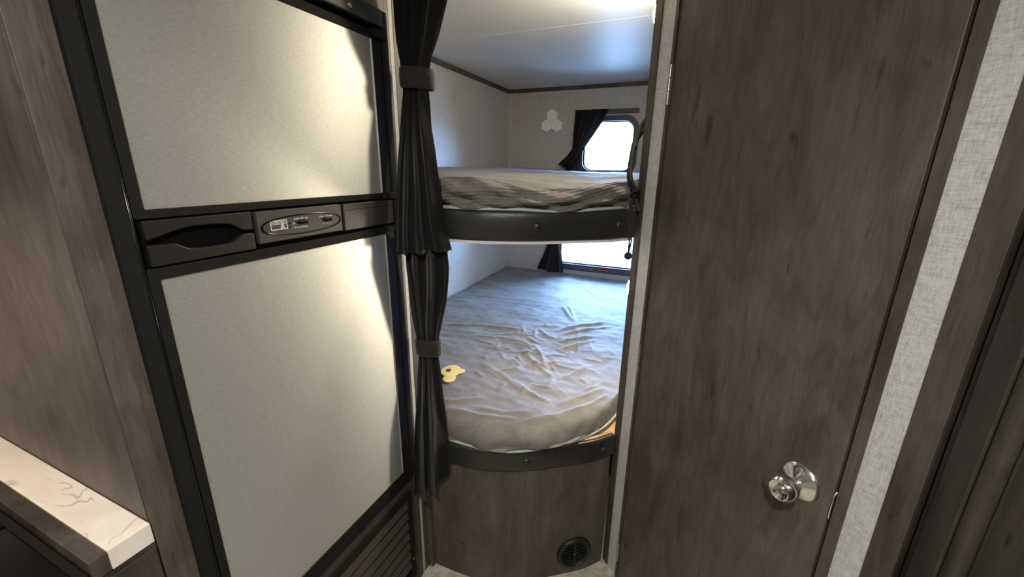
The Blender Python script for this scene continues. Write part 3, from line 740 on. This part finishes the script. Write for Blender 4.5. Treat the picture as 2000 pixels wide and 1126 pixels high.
UC = rows_from([(2.045, -.745, -.53, 1.0), (1.87, -.748, -.585, .95), (1.827, -.748, -.602, .9), (1.78, -.745, -.62, .8), (1.735, -.738, -.643, .6), (1.70, -.737, -.652, .45), (1.665, -.738, -.656, .45), (1.64, -.742, -.654, .6),
   (1.575, -.752, -.654, .9), (1.51, -.766, -.645, .85), (1.44, -.778, -.638, .8), (1.37, -.788, -.631, .75), (1.31, -.796, -.622, .7), (1.26, -.800, -.606, .7), (1.24, -.802, -.602, .7)], .978)
c = empty('curtain', (-.69, .985, 1.25)); tag(c, 'charcoal privacy curtain tied back in front of the upper bunk', 'curtain', 'tied bunk curtains')
obj('fabric', curtain_mesh(UC, .8, 3.3, .017, lambda t: 1.243+.010*t+.0015*math.sin(t*60), 2.046, lean=1.9), 'curtain', c, smooth=True)
l = interp(UC, 1.695); tb = obj('tieback', tie_mesh((l[0]-.004, l[1], 0), (l[2]+.004, l[3], 0), 1.668, 1.718, .020, -.10), 'tie', c, smooth=True)
obj('snap_button', lathe(B(), (l[2]-.010, l[3]-.024, 1.700), (.1, -1, 0), [(0, .005), (.002, .0045), (.003, .001)], 14), 'tie', tb, smooth=True)
obj('snap_button', lathe(B(), (l[2]+.000, l[3]-.021, 1.700), (.3, -1, 0), [(0, .005), (.002, .0045), (.003, .001)], 14), 'tie', tb, smooth=True)

LC = rows_from([(1.272, -.770, -.628, .9), (1.20, -.772, -.622, 1.1), (1.165, -.768, -.624, 1.1), (1.09, -.765, -.634, 1.0), (1.025, -.757, -.652, .8), (.973, -.749, -.666, .5), (.94, -.746, -.670, .42), (.91, -.746, -.671, .45), (.885, -.749, -.667, .6),
   (.79, -.763, -.661, 1.0), (.70, -.780, -.653, 1.2), (.59, -.795, -.644, 1.3), (.49, -.806, -.645, 1.3), (.40, -.81, -.655, 1.3)], .990)
c = empty('curtain', (-.69, .988, .41)); tag(c, 'charcoal privacy curtain tied back in front of the lower bunk', 'curtain', 'tied bunk curtains')
obj('fabric', curtain_mesh(LC, 2.1, 2.7, .017, lambda t: .415+.045*t+.002*math.sin(t*31), 1.272, lean=1.6), 'curtain', c, smooth=True)
l = interp(LC, .945); tb = obj('tieback', tie_mesh((l[0]-.004, l[1], 0), (l[2]+.004, l[3], 0), .912, .966, .019, -.06), 'tie', c, smooth=True)
obj('snap_button', lathe(B(), (l[2]-.012, l[3]-.022, .945), (.1, -1, 0), [(0, .005), (.002, .0045), (.003, .001)], 14), 'tie', tb, smooth=True)
tag(obj('curtain_track', tube(B(), offset(FRONT, .012)[2:-3] and [p+Vector((0, 0, ZC-.007)) for p in offset(FRONT, .006)[2:-3]], .005, 8), 'white', smooth=True), 'slim white curtain track under the ceiling along the bunk edge', 'curtain track')

# window curtains
def flat_rows(tab, y): return [(z, l, y, r, y, af) for z, l, r, af in tab]
WC = flat_rows([(1.885, -.853, -.615, .5), (1.80, -.855, -.655, .8), (1.70, -.858, -.72, .9), (1.62, -.862, -.775, .6), (1.57, -.90, -.80, .7), (1.51, -.965, -.845, 1.0), (1.44, -1.0, -.875, 1.2)], 3.118)
c = empty('window_curtain', (-.85, 3.118, 1.45)); tag(c, 'small charcoal curtain swept aside at the upper bunk window', 'curtain')
obj('fabric', curtain_mesh(WC, 0, 4, .011, lambda t: 1.508-.045*t, 1.882, 50, 80, .003), 'curtain', c, smooth=True)
obj('shaded_frame_patch', poly_prism(B(), [(-.93, 3.128, 1.449), (-.81, 3.128, 1.449), (-.80, 3.128, 1.56), (-.83, 3.128, 1.57)], (0, .004, 0)), 'curtain', c)  # added dark sheet, stands in for the shaded part of the window frame
tag(obj('curtain_rail', box(B(), -.858, -.409, 3.126, 3.142, 1.853, 1.882), 'winf', bev=.002), 'flat dark curtain rail over the small bunk window', 'curtain rail')
LW = flat_rows([(1.27, -1.02, -.90, .5), (1.0, -1.00, -.945, .5), (.90, -1.025, -.925, .8), (.80, -1.055, -.90, 1.0), (.70, -1.10, -.885, 1.2), (.62, -1.11, -.88, 1.2)], 3.112)
c = empty('window_curtain', (-.99, 3.112, .68)); tag(c, 'gathered charcoal curtain flaring beside the lower bunk window', 'curtain')
obj('fabric', curtain_mesh(LW, 1, 2.3, .014, lambda t: .690-.014*t-.010*math.sin(t*3.1), 1.27, 50, 70, .003), 'curtain', c, smooth=True)

# ---------------------------------------------------------------- hexagons on the end wall
def hexes():
    e = empty('hexagon_wall_light', (-1.038, YR, 1.743)); tag(e, 'cluster of three white hexagons on the bunk end wall', 'wall light')
    w = .0805; R = w/math.sqrt(3)
    for k, (cx, cz) in enumerate(((-1.0385, 1.856), (-1.0385-w/2, 1.856-1.5*R), (-1.0385+w/2, 1.856-1.5*R))):
        pts = [(cx+(R-.0008)*math.sin(math.pi/3*i), YR-.016, cz+(R-.0008)*math.cos(math.pi/3*i)) for i in range(6)]
        h = obj('hexagon_panel', poly_prism(B(), pts, (0, .015, 0)), 'hex', e, bev=.002)
        if k == 2: obj('sensor_dot', lathe(B(), (cx, YR-.0155, cz), (0, -1, 0), [(0, .003), (.001, .003)], 10), 'grey', h)
hexes()

# ---------------------------------------------------------------- bunk lamps on the partition
def bunk_lamp(y, z, label, name='dome_lamp'):
    e = empty(name, (-.136, y, z)); tag(e, label, 'lamp', 'bunk dome lamps')
    obj('lamp_base', lathe(B(), (-.1355, y, z), (-1, 0, 0), [(0, .047), (.008, .047), (.010, .043)], 32), 'white', e, smooth=True, auto=40)
    obj('lamp_lens', lathe(B(), (-.1455, y, z), (-1, 0, 0), [(0, .042), (.010, .040), (.020, .034), (.028, .022), (.032, .008), (.0325, .001)], 32), 'bunkw', e, smooth=True)
bunk_lamp(1.47, 1.925, 'lit dome lamp on the partition above the upper bunk')
bunk_lamp(1.46, 1.072, 'lit dome lamp on the partition above the lower bunk')

# ---------------------------------------------------------------- strap with cord and ball
def strap():
    e = empty('safety_strap', (-.16, 1.30, 1.23)); tag(e, 'dark webbing strap with hanging cord and ball beside the trim', 'strap')
    A = [(-.139,1.41,1.645),(-.1519,1.4,1.6303),(-.1652,1.4,1.6133),(-.1769,1.39,1.5891),(-.1837,1.37,1.5583),(-.1839,1.34,1.5215),(-.1823,1.31,1.4842),(-.177,1.28,1.4552),(-.1646,1.26,1.4299),(-.1534,1.255,1.4088)]
    w = obj('webbing', tube(B(), catmull(A, 6), .0125, 10, .75, .6), 'black', e, smooth=True)
    Bp = [(-.140,1.39,1.606),(-.1581,1.38,1.5938),(-.1716,1.38,1.578),(-.1792,1.37,1.5597),(-.1791,1.35,1.5366)]
    obj('webbing', tube(B(), catmull(Bp, 6), .010, 10, .7, .6), 'black', e, smooth=True)
    for p in ((-.190, 1.335, 1.545), (-.189, 1.315, 1.512), (-.186, 1.295, 1.480)):
        obj('grommet', lathe(B(), p, (0, -1, 0), [(0, .0022), (.002, .002), (.0025, .0006)], 10), 'chrome', w, smooth=True)
    obj('tail', tube(B(), catmull([(-.1534,1.255,1.4088),(-.150,1.262,1.385),(-.143,1.268,1.36)], 6), .010, 10, .9, .3), 'tie', e, smooth=True)
    k = catmull([(-.164,1.246,1.400),(-.158,1.238,1.412),(-.146,1.246,1.417),(-.145,1.254,1.405),(-.155,1.244,1.400),(-.164,1.240,1.408)], 8)
    obj('knot', tube(B(), k, .0048, 10), 'black', e, smooth=True)
    ca = [(-.1562,1.245,1.4064),(-.1622,1.235,1.3779),(-.1591,1.23,1.3199),(-.1551,1.23,1.2753),(-.155,1.23,1.2418)]
    cb = [(-.1533,1.245,1.4065),(-.1579,1.235,1.3781),(-.1519,1.23,1.3204),(-.1493,1.23,1.2758),(-.1535,1.23,1.242)]
    for c in (ca, cb): obj('cord', tube(B(), catmull(c, 8), .0026, 6), 'tie', e, smooth=True)
    prof = [(-.0118*math.cos(a), .0118*math.sin(a)) for a in np.linspace(.12, math.pi-.12, 14)]
    obj('ball', lathe(B(), (-.1545, 1.23, 1.2305), Z, prof, 24), 'tie', e, smooth=True)
strap()

# ---------------------------------------------------------------- ceiling lamps over the aisle
def ceiling_lamp(x, y, watts, label):
    e = empty('ceiling_lamp', (x, y, ZC-.012)); tag(e, label, 'lamp', 'aisle ceiling lamps')
    obj('lamp_ring', lathe(B(), (x, y, ZC), (0, 0, -1), [(0, .075), (.008, .075), (.012, .066)], 32), 'white', e, smooth=True, auto=40)
    obj('lamp_lens', lathe(B(), (x, y, ZC-.010), (0, 0, -1), [(0, .064), (.006, .055), (.008, .002)], 32), 'ceilw', e, smooth=True)
    ld = bpy.data.lights.new('lamp_glow', 'AREA'); ld.shape = 'DISK'; ld.size = .12; ld.energy = watts; ld.color = (1.0, .965, .90)
    o = bpy.data.objects.new('lamp_glow', ld); COL.objects.link(o); o.parent = e; o.location = (0, 0, -.012)
ceiling_lamp(*CEILING_LAMPS[0], CEILING_LAMP_W[0], 'round warm ceiling lamp over the aisle by the range')
ceiling_lamp(*CEILING_LAMPS[1], CEILING_LAMP_W[1], 'round warm ceiling lamp over the far end of the aisle')

# ---------------------------------------------------------------- outside
struct('ground', box(B(), -60, 60, 3.4, 120, -.75, -.70), 'ground', 'pale gravel ground outside the windows', 'ground')
rt = random.Random(3)
def tree(x, y, h, s, label):
    e = empty('tree', (x, y, -.70)); tag(e, label, 'tree', 'far pale trees outside')
    obj('trunk', tube(B(), [(x, y, -.7), (x+.05, y, h*.5)], [.14*s, .08*s], 8), 'bark', e)
    bm = B(); bmesh.ops.create_icosphere(bm, subdivisions=3, radius=1)
    for v in bm.verts:
        k = 1+.22*math.sin(v.co.x*5+x)*math.sin(v.co.y*6)+.18*math.sin(v.co.z*7+x*2)+rt.uniform(-.1, .1)
        v.co = Vector((x+v.co.x*s*k, y+v.co.y*s*k, h*.62+v.co.z*h*.45*k))
    obj('crown', bm, 'leaf', e)
tree(-8.9, 40, 2.5, 1.1, 'small rounded pale tree far beyond the window')
tree(-6.6, 42, 1.75, 1.5, 'broad low pale tree far beyond the window')
tree(-11.5, 44, 1.9, 1.3, 'squat pale tree far behind the curtain')
